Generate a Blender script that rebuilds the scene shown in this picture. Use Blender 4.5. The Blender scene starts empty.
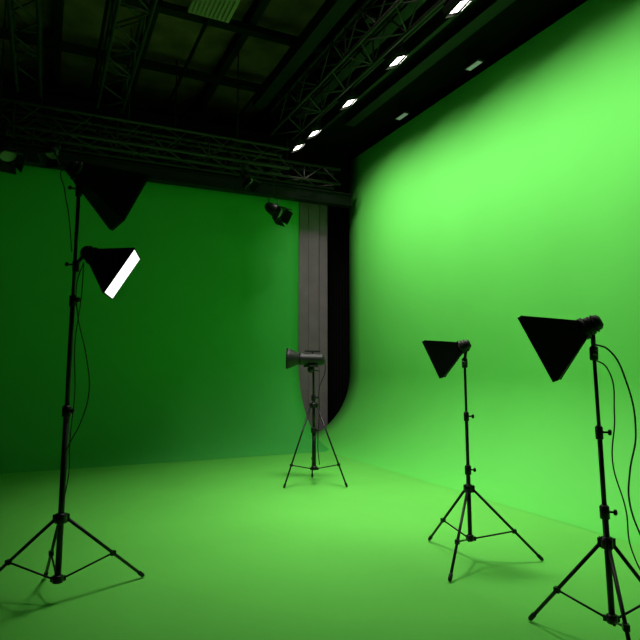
import bpy, bmesh, math, random
from mathutils import Vector, Matrix
random.seed(4)
scene = bpy.context.scene
scene.view_settings.view_transform = 'Standard'
scene.view_settings.look = 'None'
COL = scene.collection
V = Vector

# ---------------- materials ----------------
def mat(name, color, rough=0.6, metal=0.0, noise=0.0, nscale=3.0, emit=None, estr=0.0, bump=0.0, bscale=60, spec=0.5):
    m = bpy.data.materials.new(name); m.use_nodes = True
    nt = m.node_tree; b = nt.nodes['Principled BSDF']
    b.inputs['Base Color'].default_value = (*color, 1)
    b.inputs['Roughness'].default_value = rough
    b.inputs['Metallic'].default_value = metal
    b.inputs['Specular IOR Level'].default_value = spec
    tc = nt.nodes.new('ShaderNodeTexCoord')
    if noise > 0:
        n = nt.nodes.new('ShaderNodeTexNoise'); n.inputs['Scale'].default_value = nscale
        n.inputs['Detail'].default_value = 6
        r = nt.nodes.new('ShaderNodeValToRGB')
        r.color_ramp.elements[0].position = 0.3; r.color_ramp.elements[1].position = 0.7
        r.color_ramp.elements[0].color = (*[c*(1-noise) for c in color], 1)
        r.color_ramp.elements[1].color = (*[min(1, c*(1+noise*0.5)) for c in color], 1)
        nt.links.new(tc.outputs['Object'], n.inputs['Vector'])
        nt.links.new(n.outputs['Fac'], r.inputs['Fac'])
        nt.links.new(r.outputs['Color'], b.inputs['Base Color'])
    if bump > 0:
        n2 = nt.nodes.new('ShaderNodeTexNoise'); n2.inputs['Scale'].default_value = bscale
        bp = nt.nodes.new('ShaderNodeBump'); bp.inputs['Strength'].default_value = bump
        bp.inputs['Distance'].default_value = 0.01
        nt.links.new(tc.outputs['Object'], n2.inputs['Vector'])
        nt.links.new(n2.outputs['Fac'], bp.inputs['Height'])
        nt.links.new(bp.outputs['Normal'], b.inputs['Normal'])
    if emit:
        b.inputs['Emission Color'].default_value = (*emit, 1)
        b.inputs['Emission Strength'].default_value = estr
    return m

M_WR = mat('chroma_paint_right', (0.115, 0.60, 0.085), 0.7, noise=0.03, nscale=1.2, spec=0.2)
M_WB = mat('chroma_paint_back_dimmed', (0.065, 0.44, 0.080), 0.7, noise=0.04, nscale=1.0, spec=0.15)  # darker green: the back wall's weaker light is mixed into its colour
M_FL = mat('chroma_floor', (0.135, 0.56, 0.080), 0.6, noise=0.06, nscale=1.0, spec=0.15, bump=0.05, bscale=12)
M_BLACKWALL = mat('black_wall', (0.010, 0.011, 0.010), 0.9, noise=0.3, spec=0.2)
M_CURT = mat('black_drape', (0.004, 0.004, 0.004), 0.95, spec=0.1)
M_CEIL = mat('ceiling_panel', (0.26, 0.13, 0.10), 0.9, noise=0.45, nscale=2.0, spec=0.2)
M_BEAM = mat('steel_black', (0.007, 0.007, 0.007), 0.6, noise=0.2, spec=0.3)
M_TRUSS = mat('truss_metal', (0.022, 0.016, 0.016), 0.6, metal=0.1, noise=0.2, nscale=8)
M_COLM = mat('column_grey', (0.23, 0.13, 0.21), 0.7, noise=0.15, nscale=3, bump=0.1)
M_CONC = mat('dark_concrete', (0.02, 0.02, 0.02), 0.8, noise=0.3)
M_BLK = mat('black_plastic', (0.008, 0.008, 0.008), 0.45, spec=0.4)
M_POLE = mat('black_anodised', (0.012, 0.012, 0.013), 0.35, metal=0.6)
M_FAB = mat('softbox_fabric', (0.007, 0.008, 0.007), 0.85, bump=0.2, bscale=90, spec=0.2)
M_DIFF = mat('diffuser_off', (0.35, 0.35, 0.35), 0.8)
M_DIFFON = mat('diffuser_lit', (0.9, 0.9, 0.9), 0.8, emit=(1.0, 0.88, 0.96), estr=2.0)
M_LED = mat('lamp_lens_lit', (0.9, 0.9, 0.85), 0.5, emit=(1.0, 0.92, 0.82), estr=6)
M_LEDDIM = mat('lamp_lens_dim', (0.4, 0.45, 0.4), 0.3, emit=(0.8, 1.0, 0.8), estr=0.12)
M_VENT = mat('vent_metal', (0.45, 0.30, 0.28), 0.6)
M_CHROME = mat('bare_metal', (0.4, 0.4, 0.4), 0.3, metal=1.0)

# ---------------- mesh helper ----------------
def basis(ax, hint=V((0, 0, 1))):
    z = V(ax).normalized()
    if abs(z.dot(hint)) > 0.98: hint = V((1, 0, 0))
    x = hint.cross(z).normalized(); y = z.cross(x)
    return x, y, z

class MB:
    def __init__(s, mats):
        s.bm = bmesh.new(); s.mats = mats
    def loft(s, rings, mi=0, cap0=True, cap1=True, smooth=True):
        vs = [[s.bm.verts.new(p) for p in r] for r in rings]
        n = len(rings[0])
        for a, b in zip(vs[:-1], vs[1:]):
            for i in range(n):
                f = s.bm.faces.new((a[i], a[(i+1) % n], b[(i+1) % n], b[i])); f.material_index = mi; f.smooth = smooth
        if cap0: f = s.bm.faces.new(list(reversed(vs[0]))); f.material_index = mi
        if cap1: f = s.bm.faces.new(vs[-1]); f.material_index = mi
    def lathe(s, p, ax, prof, seg=16, mi=0, cap0=True, cap1=True):
        x, y, z = basis(ax); p = V(p)
        s.loft([[p + z*h + (x*math.cos(2*math.pi*i/seg) + y*math.sin(2*math.pi*i/seg))*r for i in range(seg)] for h, r in prof], mi, cap0, cap1)
    def tube(s, a, b, r, seg=8, mi=0, r2=None):
        a = V(a); b = V(b)
        s.lathe(a, b-a, [(0, r), ((b-a).length, r if r2 is None else r2)], seg, mi)
    def box(s, c, size, rot=None, mi=0, bevel=0):
        m = Matrix.Translation(V(c)) @ (rot.to_4x4() if rot else Matrix()) @ Matrix.Diagonal((*size, 1))
        res = bmesh.ops.create_cube(s.bm, size=1, matrix=m)
        fs = {f for v in res['verts'] for f in v.link_faces}
        for f in fs: f.material_index = mi
        if bevel:
            es = list({e for v in res['verts'] for e in v.link_edges})
            bmesh.ops.bevel(s.bm, geom=es, offset=bevel, segments=2, affect='EDGES', profile=0.5)
    def sphere(s, c, r, mi=0):
        prof = [(-r*math.cos(math.pi*k/8), max(1e-4, r*math.sin(math.pi*k/8))) for k in range(9)]
        s.lathe(c, (0, 0, 1), prof, 12, mi)
    def obj(s, name, parent=None):
        bmesh.ops.recalc_face_normals(s.bm, faces=s.bm.faces)
        me = bpy.data.meshes.new(name); s.bm.to_mesh(me); s.bm.free()
        for m in s.mats: me.materials.append(m)
        o = bpy.data.objects.new(name, me); COL.objects.link(o)
        if parent: o.parent = parent; o.matrix_parent_inverse = parent.matrix_world.inverted()
        return o

def empty(name, loc=(0, 0, 0)):
    e = bpy.data.objects.new(name, None); e.location = loc; e.empty_display_size = 0.1
    COL.objects.link(e); bpy.context.view_layer.update(); return e

def cable(name, pts, r, parent):
    cu = bpy.data.curves.new(name, 'CURVE'); cu.dimensions = '3D'; cu.bevel_depth = r; cu.bevel_resolution = 2
    sp = cu.splines.new('BEZIER'); sp.bezier_points.add(len(pts)-1)
    for bp, p in zip(sp.bezier_points, pts):
        bp.co = p; bp.handle_left_type = bp.handle_right_type = 'AUTO'
    cu.materials.append(M_BLK)
    o = bpy.data.objects.new(name, cu); COL.objects.link(o)
    o.parent = parent; o.matrix_parent_inverse = parent.matrix_world.inverted()

def area(name, loc, direction, size, power, color=(1, 1, 1), parent=None, size_y=None, spread=180):
    l = bpy.data.lights.new(name, 'AREA'); l.energy = power; l.color = color; l.size = size
    l.spread = math.radians(spread)
    if size_y: l.shape = 'RECTANGLE'; l.size_y = size_y
    o = bpy.data.objects.new(name, l); COL.objects.link(o)
    o.location = loc; o.rotation_euler = V(direction).to_track_quat('-Z', 'Y').to_euler()
    if parent:
        bpy.context.view_layer.update()
        o.parent = parent; o.matrix_parent_inverse = parent.matrix_world.inverted()
    return o

# ---------------- room shell ----------------
XL, XR, YB, YF, ZC = -3.6, 6.3, 13.0, -3.5, 7.0
mb = MB([M_FL]); mb.box(((XL+5.85)/2, (YF+10.8)/2, -0.05), (5.85-XL, 10.8-YF, 0.1)); mb.obj('floor')
mb = MB([M_CONC]); mb.box(((XL+XR)/2, (10.8+YB)/2, -0.05), (XR-XL, YB-10.8, 0.1))
mb.box(((5.85+XR)/2, (YF+10.8)/2, -0.05), (XR-5.85, 10.8-YF, 0.1)); mb.obj('floor_concrete')

def cyc(name, R, H, a0, a1, off, axis, m):
    prof = []
    for k in range(33):
        t = math.pi/2*k/32
        prof.append((off-R+R*math.sin(t), R-R*math.cos(t)+0.002))
    for k in range(1, 8): prof.append((off, R+(H-R)*k/7))
    inner = prof; th = 0.04
    outer = [(off+th, H), (off+th, R)] + [(off-R+(R+th)*math.sin(t), max(0.001, R-(R+th)*math.cos(t))) for t in [math.pi/2*k/12 for k in range(11, 6, -1)]] + [(off-R+0.55*R, 0.001)]
    bm = bmesh.new()
    def P(u, a, z): return (u, a, z) if axis == 'x' else (a, u, z)
    n = 30
    cols = [[bm.verts.new(P(u, a0+(a1-a0)*j/n, z)) for u, z in inner] for j in range(n+1)]
    for c1, c2 in zip(cols[:-1], cols[1:]):
        for i in range(len(inner)-1):
            bm.faces.new((c1[i], c1[i+1], c2[i+1], c2[i])).smooth = True
    b0 = [bm.verts.new(P(u, a0, z)) for u, z in outer]; b1 = [bm.verts.new(P(u, a1, z)) for u, z in outer]
    seq0 = [cols[0][-1]] + b0 + [cols[0][0]]; seq1 = [cols[-1][-1]] + b1 + [cols[-1][0]]
    for i in range(len(seq0)-1):
        bm.faces.new((seq0[i], seq0[i+1], seq1[i+1], seq1[i]))
    for cc, bb in ((cols[0], b0), (cols[-1], b1)):
        f = bm.faces.new(cc + bb)
    bmesh.ops.recalc_face_normals(bm, faces=bm.faces)
    me = bpy.data.meshes.new(name); bm.to_mesh(me); bm.free(); me.materials.append(m)
    o = bpy.data.objects.new(name, me); COL.objects.link(o); return o
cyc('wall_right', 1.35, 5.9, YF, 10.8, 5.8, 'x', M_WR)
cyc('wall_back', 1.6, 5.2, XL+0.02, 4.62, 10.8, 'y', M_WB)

def slab(name, c, s, m):
    mb = MB([m]); mb.box(c, s); return mb.obj(name)
slab('wall_left', (XL-0.05, (YF+YB)/2, ZC/2), (0.1, YB-YF, ZC), M_BLACKWALL)
slab('wall_front', ((XL+XR)/2, YF-0.05, ZC/2), (XR-XL, 0.1, ZC), M_BLACKWALL)
slab('wall_rear_outer', ((XL+XR)/2, YB+0.05, ZC/2), (XR-XL, 0.1, ZC), M_BLACKWALL)
slab('wall_right_outer', (XR+0.05, (YF+YB)/2, ZC/2), (0.1, YB-YF, ZC), M_BLACKWALL)
slab('ceiling', ((XL+XR)/2, (YF+YB)/2, ZC+0.05), (XR-XL, YB-YF, 0.1), M_CEIL)
slab('trim_soffit', ((4.35+XR)/2, (YF+YB)/2, 6.55), (XR-4.35, YB-YF-0.05, 0.88), M_CURT)

# ceiling joist grid
mb = MB([M_BEAM])
for x in (-2.9, -1.4, 0.0, 1.3, 2.72, 4.1):
    mb.box((x, (YF+YB)/2, 6.80), (0.12, YB-YF-0.1, 0.05)); mb.box((x, (YF+YB)/2, 6.90), (0.03, YB-YF-0.1, 0.2))
    mb.box((x, (YF+YB)/2, 6.97), (0.12, YB-YF-0.1, 0.04))
y = -2.2
while y < 12.9:
    mb.box(((XL+4.3)/2, y, 6.72), (4.3-XL-0.05, 0.16, 0.10)); y += 1.75
for x in (0.62, 2.0, 3.42):
    mb.tube((x, YF+0.1, 6.6), (x, YB-0.1, 6.6), 0.03)
mb.obj('ceiling_joist_grid')

# ---------------- trusses ----------------
def truss(name, a, b, w, h, r=0.024, step=0.4, drops=2):
    a = V(a); b = V(b); d = (b-a); L = d.length; d.normalize()
    s = V((-d.y, d.x, 0)); up = V((0, 0, 1))
    mb = MB([M_TRUSS, M_BEAM])
    cs = [s*(w/2*i)+up*(h/2*j) for i in (-1, 1) for j in (-1, 1)]
    for c in cs: mb.tube(a+c, b+c, r, 10)
    n = max(2, round(L/step))
    for k in range(n):
        p = a+d*(L*k/n); q = a+d*(L*(k+1)/n)
        f = 1 if k % 2 else -1
        for i in (-1, 1):
            mb.tube(p+s*(w/2*i)+up*(h/2*f), q+s*(w/2*i)-up*(h/2*f), r*0.5, 6)
            mb.tube(p+s*(w/2*f)+up*(h/2*i), q-s*(w/2*f)+up*(h/2*i), r*0.5, 6)
        if k % 4 == 0:
            for i in (-1, 1):
                mb.tube(p+s*(w/2*i)+up*h/2, p+s*(w/2*i)-up*h/2, r*0.5, 6)
                mb.tube(p+s*(w/2)+up*h/2*i, p-s*(w/2)+up*h/2*i, r*0.5, 6)
    for k in range(drops):
        p = a+d*(L*(k+0.5)/drops)+up*h/2
        mb.tube(p, V((p.x, p.y, 6.995 if p.x < 4.3 else 6.12)), 0.012, 6, 1)
        mb.box(p, (0.12, 0.12, 0.06), mi=1)
    return mb.obj(name)
truss('lighting_truss', (0.765, -3.2, 5.62), (0.765, 9.25, 5.62), 0.36, 0.36)
truss('lighting_truss', (-0.36, -3.2, 5.62), (-0.36, 9.25, 5.62), 0.30, 0.30)
truss('lighting_truss', (3.62, -3.2, 5.72), (3.62, 9.25, 5.72), 0.42, 0.42)
truss('lighting_truss', (XL+0.15, 9.5, 5.16), (3.8, 9.5, 5.16), 0.36, 0.36, step=0.36, drops=4)
truss('lighting_truss', (XL+0.15, 10.2, 5.25), (5.2, 10.2, 5.25), 0.3, 0.3, step=0.4, drops=4)

mb = MB([M_BEAM])
mb.box(((XL+5.7)/2, 10.45, 4.92), (5.7-XL-0.1, 0.1, 0.2)); mb.box(((XL+5.7)/2, 10.45, 4.81), (5.7-XL-0.1, 0.22, 0.03))
mb.box(((XL+5.7)/2, 10.45, 5.03), (5.7-XL-0.1, 0.22, 0.03))
mb.obj('header_beam')
slab('valance_drape', ((XL+5.7)/2, 10.62, 5.55), (5.7-XL-0.1, 0.04, 1.1), M_CURT)
mb = MB([M_TRUSS])
for x, z in ((4.08, 5.72),):
    mb.tube((x, YF+0.1, z), (x, 9.9, z), 0.028, 10)
    for yy in (-2, 1, 4, 7, 9.5): mb.tube((x, yy, z), (x, yy, 6.99), 0.012, 6)
mb.obj('lighting_pipe_rail')
mb = MB([M_BEAM])
mb.box((3.98, 3.0, 5.98), (0.16, 12.6, 0.10)); mb.box((3.98, 3.0, 6.1), (0.04, 12.6, 0.2)); mb.box((4.45, 3.0, 5.95), (0.06, 12.6, 0.28))
mb.box((3.2, 3.0, 6.05), (0.2, 12.6, 0.18))
mb.box((5.0, 3.0, 6.05), (0.12, 12.6, 0.10)); mb.box((5.0, 3.0, 5.99), (0.2, 12.6, 0.02))
mb.obj('cable_tray')

def flood(y, power):
    p = V((4.08, y, 5.52)); e = empty('wall_wash_light', p)
    ax = V((0.45, -0.1, -1)).normalized(); x, yy, z = basis(ax, V((0, 1, 0)))
    R = Matrix((x, yy, z)).transposed()
    mb = MB([M_BLK, M_LED])
    mb.box(p-z*0.05, (0.20, 0.30, 0.08), R, 0, 0.015)
    for k in range(-3, 4): mb.box(p-z*0.10+yy*k*0.035, (0.17, 0.008, 0.05), R, 0)
    mb.box(p-z*0.004, (0.15, 0.22, 0.016), R, 1, 0.004)
    for s in (-1, 1):
        mb.box(p+x*0.1*s+z*0.008, (0.012, 0.3, 0.03), R, 0)
        mb.box(p+yy*0.15*s+z*0.008, (0.2, 0.012, 0.03), R, 0)
        mb.tube(p+yy*0.16*s-z*0.05, V((p.x, p.y, 5.68))+yy*0.16*s, 0.008, 6)
    mb.tube(V((p.x, p.y-0.16, 5.68)), V((p.x, p.y+0.16, 5.68)), 0.01, 6)
    mb.obj('housing', e)
    area('lamp', p+z*0.03, (0.62, -0.12, -1), 0.17, power, (1, 0.97, 0.9), e, 0.25, spread=124)
for y, pw in ((-0.1, 15), (1.2, 18), (2.4, 22), (3.7, 25), (4.97, 28), (6.25, 30), (7.61, 32), (8.89, 28), (9.6, 15)): flood(y, pw)

def parcan(p, aim, topz, dim=False, s=1.0):
    p = V(p); e = empty('stage_spotlight', p); ax = V(aim).normalized(); x, y, z = basis(ax)
    mb = MB([M_BLK, M_LEDDIM if dim else M_DIFF])
    mb.lathe(p-z*0.16*s, ax, [(0, 0.03*s), (0.03*s, 0.06*s), (0.08*s, 0.08*s), (0.3*s, 0.095*s), (0.3*s, 0.088*s), (0.27*s, 0.085*s)], 18, 0, True, False)
    mb.lathe(p+z*0.10*s, ax, [(0, 0.086*s), (0.008, 0.086*s)], 18, 1)
    for sgn in (-1, 1):
        mb.tube(p+x*0.1*s*sgn, V((p.x, p.y, p.z+0.17*s))+x*0.1*s*sgn, 0.009, 6)
        mb.box(p+z*0.19*s+y*0.11*s*sgn, (0.19*s, 0.012, 0.13*s), Matrix((x, y, z)).transposed() @ Matrix.Rotation(0.35*-sgn, 3, 'X'), 0)
        mb.box(p+z*0.19*s+x*0.11*s*sgn, (0.012, 0.19*s, 0.13*s), Matrix((x, y, z)).transposed() @ Matrix.Rotation(0.35*sgn, 3, 'Y'), 0)
    t = V((p.x, p.y, p.z+0.17*s)); mb.tube(t-x*0.1*s, t+x*0.1*s, 0.01, 6); mb.tube(t, (p.x, p.y, topz), 0.012, 6)
    mb.box((p.x, p.y, topz-0.02), (0.06, 0.06, 0.04))
    mb.obj('lamp_body', e)
parcan((3.78, 10.05, 4.42), (0.5, -0.9, -0.7), 5.074, s=1.3)
parcan((-0.62, 9.32, 4.6), (0.3, -0.8, -1), 4.954, s=1.3)
parcan((0.0, 9.32, 4.70), (-0.3, -0.6, -1), 4.954)
parcan((3.0, 9.32, 4.72), (0.4, -0.6, -1), 4.954)
def headstrip(y):
    p = V((5.52, y, 5.9)); e = empty('ceiling_downlight', p); mb = MB([M_BLK, M_LEDDIM])
    mb.box(p, (0.12, 0.34, 0.08), bevel=0.01); mb.box(p-V((0, 0, 0.043)), (0.08, 0.26, 0.008), mi=1)
    for s in (-1, 1): mb.tube(p+V((0, 0.12*s, 0.03)), (p.x, p.y+0.12*s, 6.12), 0.008, 6)
    mb.obj('lamp_body', e)
for y in (6.4, 8.3): headstrip(y)

mb = MB([M_VENT, M_BEAM])
mb.box((1.94, 7.55, 6.50), (0.6, 0.6, 0.10), bevel=0.01)
for k in range(-4, 5): mb.box((1.94+k*0.06, 7.55, 6.44), (0.015, 0.5, 0.03), mi=0)
for sx in (-1, 1):
    for sy in (-1, 1): mb.tube((1.94+sx*0.25, 7.55+sy*0.25, 6.55), (1.94+sx*0.25, 7.55+sy*0.25, 6.99), 0.008, 6, 1)
mb.obj('ceiling_vent')

mb = MB([M_COLM])
mb.box((4.90, 11.08, 2.75), (0.46, 0.36, 5.5), bevel=0.012)
mb.box((5.26, 11.10, 2.75), (0.20, 0.30, 5.5), bevel=0.02)
mb.box((4.90, 10.895, 2.75), (0.03, 0.02, 5.4))
mb.obj('column')
bm = bmesh.new(); cols = []
for i in range(90):
    x = 5.3+0.95*i/89
    yy = 11.38+0.05*math.sin(i*0.9)+0.02*math.sin(i*2.3)
    cols.append((bm.verts.new((x, yy, 0.01)), bm.verts.new((x, yy, 6.05))))
for a, b in zip(cols[:-1], cols[1:]): bm.faces.new((a[0], b[0], b[1], a[1])).smooth = True
me = bpy.data.meshes.new('black_drape'); bm.to_mesh(me); bm.free(); me.materials.append(M_CURT)
o = bpy.data.objects.new('black_drape', me); COL.objects.link(o)

# ---------------- stands ----------------
RT = V((0.9041, -0.4274, 0))
def stand(mb, c, top, apex, radius, angs, zb=0.14, zbrace=0.22, r=0.016):
    c = V((c[0], c[1], 0)); top = V(top)
    d = top-c
    def P(z): return c + d*(z/d.z)
    z0 = zb; zs = [z0, top.z*0.45, top.z*0.72, top.z]
    rs = [r, r*0.8, r*0.62]
    for i in range(3):
        mb.tube(P(zs[i]), P(zs[i+1]), rs[i], 14)
        if i < 2:
            q = P(zs[i+1]); mb.lathe(q-V((0, 0, 0.04)), d, [(0, rs[i]*1.1), (0.005, rs[i]*1.55), (0.065, rs[i]*1.55), (0.075, rs[i]*1.0)], 14)
            kx = V((0.6, -0.75, 0)).normalized(); mb.tube(q, q+kx*0.05, 0.006, 8); mb.lathe(q+kx*0.04, kx, [(0, 0.008), (0.004, 0.016), (0.016, 0.016), (0.02, 0.008)], 8)
    ca = P(apex); mb.lathe(ca-V((0, 0, 0.03)), d, [(0, r*1.2), (0.005, r*1.9), (0.06, r*1.9), (0.065, r*1.2)], 16)
    cb = P(zb); mb.lathe(cb-V((0, 0, 0.02)), d, [(0, r), (0.005, r*1.7), (0.045, r*1.7), (0.05, r)], 16)
    for an, rad in angs:
        u = V((math.cos(math.radians(an)), math.sin(math.radians(an)), 0)); R = rad or radius
        a = ca+u*r*1.8; f = c+u*R+V((0, 0, 0.014))
        side = V((-u.y, u.x, 0))
        for s in (-1, 1): mb.box(a+side*0.012*s, (0.03, 0.004, 0.05), Matrix((u, side, V((0, 0, 1)))).transposed())
        mb.tube(a, f, 0.0105, 10)
        dirf = (f-a).normalized(); mb.lathe(f-dirf*0.05, dirf, [(0, 0.010), (0.006, 0.0145), (0.045, 0.0145), (0.056, 0.008)], 10)
        t = (a.z-zbrace)/(a.z-f.z); m = a+(f-a)*t
        mb.tube(cb+u*r*1.5, m, 0.0065, 8); mb.box(m, (0.03, 0.03, 0.03), Matrix((u, side, V((0, 0, 1)))).transposed())
        mb.box(cb+u*r*1.8, (0.03, 0.014, 0.03), Matrix((u, side, V((0, 0, 1)))).transposed())

def softbox(e, mb_parent_name, apex, ax, L, hw, lit=False, mount=None, bs=1.0, headlen=0.11):
    apex = V(apex); x, y, z = basis(ax)
    mb = MB([M_FAB, M_BLK, M_DIFFON if lit else M_DIFF])
    rings = []
    n = 8
    for k in range(n+1):
        t = k/n; w = 0.05*bs+(hw-0.05*bs)*(t**0.92); ring = []
        for cxx, cyy in ((1, 1), (-1, 1), (-1, -1), (1, -1)):
            nxt = {(1, 1): (-1, 1), (-1, 1): (-1, -1), (-1, -1): (1, -1), (1, -1): (1, 1)}[(cxx, cyy)]
            for j in range(6):
                s = j/6; px = cxx+(nxt[0]-cxx)*s; py = cyy+(nxt[1]-cyy)*s
                sag = 1-0.07*math.sin(math.pi*s)*math.sin(math.pi*min(1, t*1.0))
                ring.append(apex+z*(L*t)+x*(px*w*sag)+y*(py*w*sag))
        rings.append(ring)
    def sq(h, w): 
        out = []
        pts = [(1, 1), (-1, 1), (-1, -1), (1, -1)]
        for i in range(4):
            a, b = pts[i], pts[(i+1) % 4]
            for j in range(6):
                s = j/6; out.append(apex+z*h+x*((a[0]+(b[0]-a[0])*s)*w)+y*((a[1]+(b[1]-a[1])*s)*w))
        return out
    lip = 0.004 if lit else 0.02
    rings += [sq(L+lip, hw), sq(L+lip, hw-0.006), sq(L+0.002, hw-0.008)]
    mb.loft(rings, 0, True, False, smooth=False)
    mb.loft([sq(L-0.004, hw-0.009), sq(L+0.003, hw-0.009)], 2, smooth=False)
    for cx, cy in ((1, 1), (-1, 1), (-1, -1), (1, -1)):
        mb.tube(apex+x*cx*0.05*bs+y*cy*0.05*bs, apex+z*L+x*cx*hw+y*cy*hw, 0.004, 6, 0)
    mb.lathe(apex-z*0.02, z, [(0, 0.055*bs), (0.004, 0.068*bs), (0.03, 0.068*bs), (0.035, 0.05*bs)], 20, 1)
    h = headlen
    mb.lathe(apex-z*(h+0.02), z, [(0, 0.028*bs), (0.012, 0.044*bs), (0.03, 0.05*bs), (h*0.6, 0.05*bs), (h*0.65, 0.056*bs), (h+0.02, 0.056*bs)], 18, 1)
    for k in range(3): mb.lathe(apex-z*(h*0.85-0.018*k), z, [(0, 0.05*bs), (0.002, 0.057*bs), (0.008, 0.057*bs), (0.01, 0.05*bs)], 18, 1)
    if mount is not None:
        mnt = V(mount); hp = apex-z*0.05
        mb.tube(hp, mnt, 0.012, 10, 1); mb.sphere(hp-V((0, 0, 0.03)), 0.026, 1)
        mb.lathe(mnt-V((0, 0, 0.05)), (0, 0, 1), [(0, 0.014), (0.005, 0.022), (0.07, 0.022), (0.08, 0.012)], 14, 1)
        mb.tube(mnt, mnt+V((-0.05, -0.05, -0.01)), 0.006, 8, 1); mb.sphere(mnt+V((-0.055, -0.055, -0.01)), 0.014, 1)
    mb.obj(mb_parent_name, e)
    if lit: area('lamp', apex+z*(L+0.02), z, hw*1.8, 9, (1, 0.96, 0.97), e)

# left two-head stand
e = empty('softbox_light_stand', (0.114, 4.057, 0))
mb = MB([M_POLE]); top = V((0.16, 4.05, 2.62))
stand(mb, (0.114, 4.057), top, 0.51, 0.595, [(22, None), (142, None), (97, 0.5)], r=0.019); mb.obj('tripod_stand', e)
softbox(e, 'softbox_upper', (0.15, 4.05, 2.74), (0.86, 0.10, -0.42), 0.365, 0.178, False, top, headlen=0.05)
softbox(e, 'softbox_lower', (0.26, 4.03, 2.18), (0.82, -0.20, -0.52), 0.22, 0.172, True, (0.158, 4.05, 2.12), bs=0.9, headlen=0.06)
def off(c, pts, dy=0): return [V((c[0], c[1], 0))+RT*a+V((0, dy, z)) for a, z in pts]
c = (0.13, 4.05)
cable('power_cable', off(c, [(0.08, 2.13), (0.04, 2.0), (0.05, 1.8), (0.12, 1.5), (0.14, 1.3), (0.09, 1.1), (0.03, 0.98), (0.0, 0.9)], -0.03), 0.004, e)
cable('power_cable_2', off(c, [(0.08, 2.12), (0.07, 1.9), (0.04, 1.6), (0.05, 1.3), (0.03, 1.0), (0.03, 0.8), (0.0, 0.6)], -0.03), 0.0035, e)
cable('power_cable_3', off(c, [(0.0, 2.7), (-0.07, 2.75), (-0.06, 2.6), (-0.03, 2.45), (0.0, 2.2)], -0.02), 0.004, e)

# mid-right stand
e = empty('softbox_light_stand', (2.965, 3.60, 0))
mb = MB([M_POLE]); top = V((2.945, 3.60, 1.50))
stand(mb, (2.965, 3.60), top, 0.53, 0.53, [(90, None), (-29, None), (215, None)], zb=0.16); mb.obj('tripod_stand', e)
softbox(e, 'softbox', (2.925, 3.62, 1.61), (-0.72, 0.64, -0.44), 0.22, 0.155, False, top, bs=0.8, headlen=0.06)

# right stand
e = empty('softbox_light_stand', (2.728, 2.19, 0))
mb = MB([M_POLE]); top = V((2.675, 2.20, 1.54))
stand(mb, (2.728, 2.19), top, 0.53, 0.45, [(111, None), (-9, None), (231, None)]); mb.obj('tripod_stand', e)
softbox(e, 'softbox', (2.625, 2.22, 1.66), (-0.60, 0.73, -0.46), 0.24, 0.19, False, top, bs=0.9, headlen=0.08)
c = (2.70, 2.20)
cable('power_cable', off(c, [(-0.02, 1.58), (0.06, 1.55), (0.15, 1.38), (0.19, 1.1), (0.15, 0.9), (0.14, 0.75), (0.2, 0.55), (0.3, 0.35), (0.36, 0.2)]), 0.005, e)
cable('power_cable_2', off(c, [(-0.02, 1.5), (0.05, 1.45), (0.08, 1.2), (0.06, 0.95), (0.12, 0.7), (0.14, 0.5), (0.25, 0.3), (0.4, 0.2)]), 0.004, e)

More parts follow.
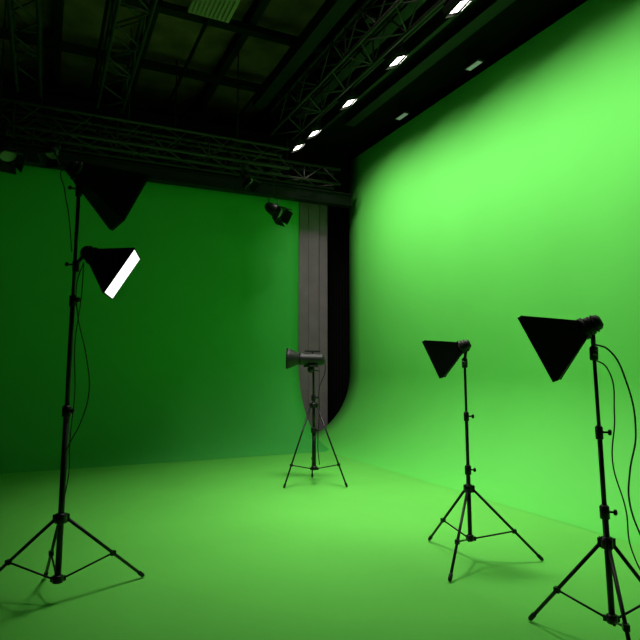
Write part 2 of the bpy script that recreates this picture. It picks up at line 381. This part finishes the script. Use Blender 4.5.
# centre monolight stand
e = empty('studio_strobe_light', (3.085, 6.69, 0))
mb = MB([M_POLE]); top = V((3.07, 6.69, 1.50))
stand(mb, (3.085, 6.69), top, 0.98, 0.44, [(189, None), (-51, None), (69, None)], zb=0.2, zbrace=0.27, r=0.024)
mb.obj('tripod_stand', e)
ax = V((-0.9041, 0.4274, 0.03)).normalized(); x, y, z = basis(ax)
p = V((3.04, 6.70, 1.56)); mb = MB([M_BLK, M_DIFF, M_CHROME])
mb.lathe(p-z*0.17, z, [(0, 0.05), (0.01, 0.068), (0.04, 0.074), (0.27, 0.074), (0.29, 0.08), (0.31, 0.08), (0.32, 0.07)], 22, 0)
mb.lathe(p+z*0.13, z, [(0, 0.06), (0.03, 0.075), (0.14, 0.125), (0.18, 0.135), (0.18, 0.127), (0.03, 0.06)], 26, 0, False, True)
mb.box(p-z*0.02+V((0, 0, 0.085)), (0.02, 0.03, 0.03), Matrix((x, y, z)).transposed()); mb.box(p-z*0.02+V((0, 0, 0.10)), (0.03, 0.02, 0.2), Matrix((x, y, z)).transposed())
mb.box(p-V((0, 0, 0.085)), (0.12, 0.18, 0.03)); mb.tube(top-V((0, 0, 0.05)), p-V((0, 0, 0.08)), 0.024, 12)
mb.sphere(p-V((0.0, 0.0, 0.13)), 0.045); mb.tube(p-V((0, 0, 0.13)), p-V((-0.10, 0.05, 0.15)), 0.008, 8)
mb.obj('monolight', e)
cable('power_cable', off((3.085, 6.69), [(0.12, 1.56), (0.12, 1.4), (0.05, 1.2), (0.05, 0.9), (0.03, 0.5), (0.05, 0.25)], -0.03), 0.006, e)

def fill_panel(loc, sz, power, tilt=(0, 0, -1), spread=110):  # added fill lamp, hung out of view to brighten the floor
    e = empty('added_overhead_fill', loc); mb = MB([M_BLK, M_LED]); p = V(loc)
    mb.box(p+V((0, 0, 0.06)), (sz, sz, 0.08), bevel=0.01); mb.box(p+V((0, 0, 0.015)), (sz-0.06, sz-0.06, 0.01), mi=1)
    for s in (-1, 1): mb.tube(p+V((s*sz*0.4, 0, 0.1)), (p.x+s*sz*0.4, p.y, 6.99), 0.01, 6)
    mb.obj('fill_panel_body', e); area('lamp', p, tilt, sz-0.06, power, (1, 0.98, 0.9), e, spread=spread)
fill_panel((2.4, 5.1, 5.9), 1.0, 80, (0.08, 0.10, -1), 72)

w = bpy.data.worlds.new('World'); scene.world = w; w.use_nodes = True
w.node_tree.nodes['Background'].inputs[0].default_value = (0.5, 0.6, 0.5, 1); w.node_tree.nodes['Background'].inputs[1].default_value = 0.02

cam = bpy.data.cameras.new('camera'); cam.lens = 32.6; cam.sensor_width = 36; cam.clip_start = 0.05
co = bpy.data.objects.new('camera', cam); COL.objects.link(co)
co.location = (0, 0, 1.45); co.rotation_euler = (math.radians(94.73), 0, math.radians(-25.3))
scene.camera = co
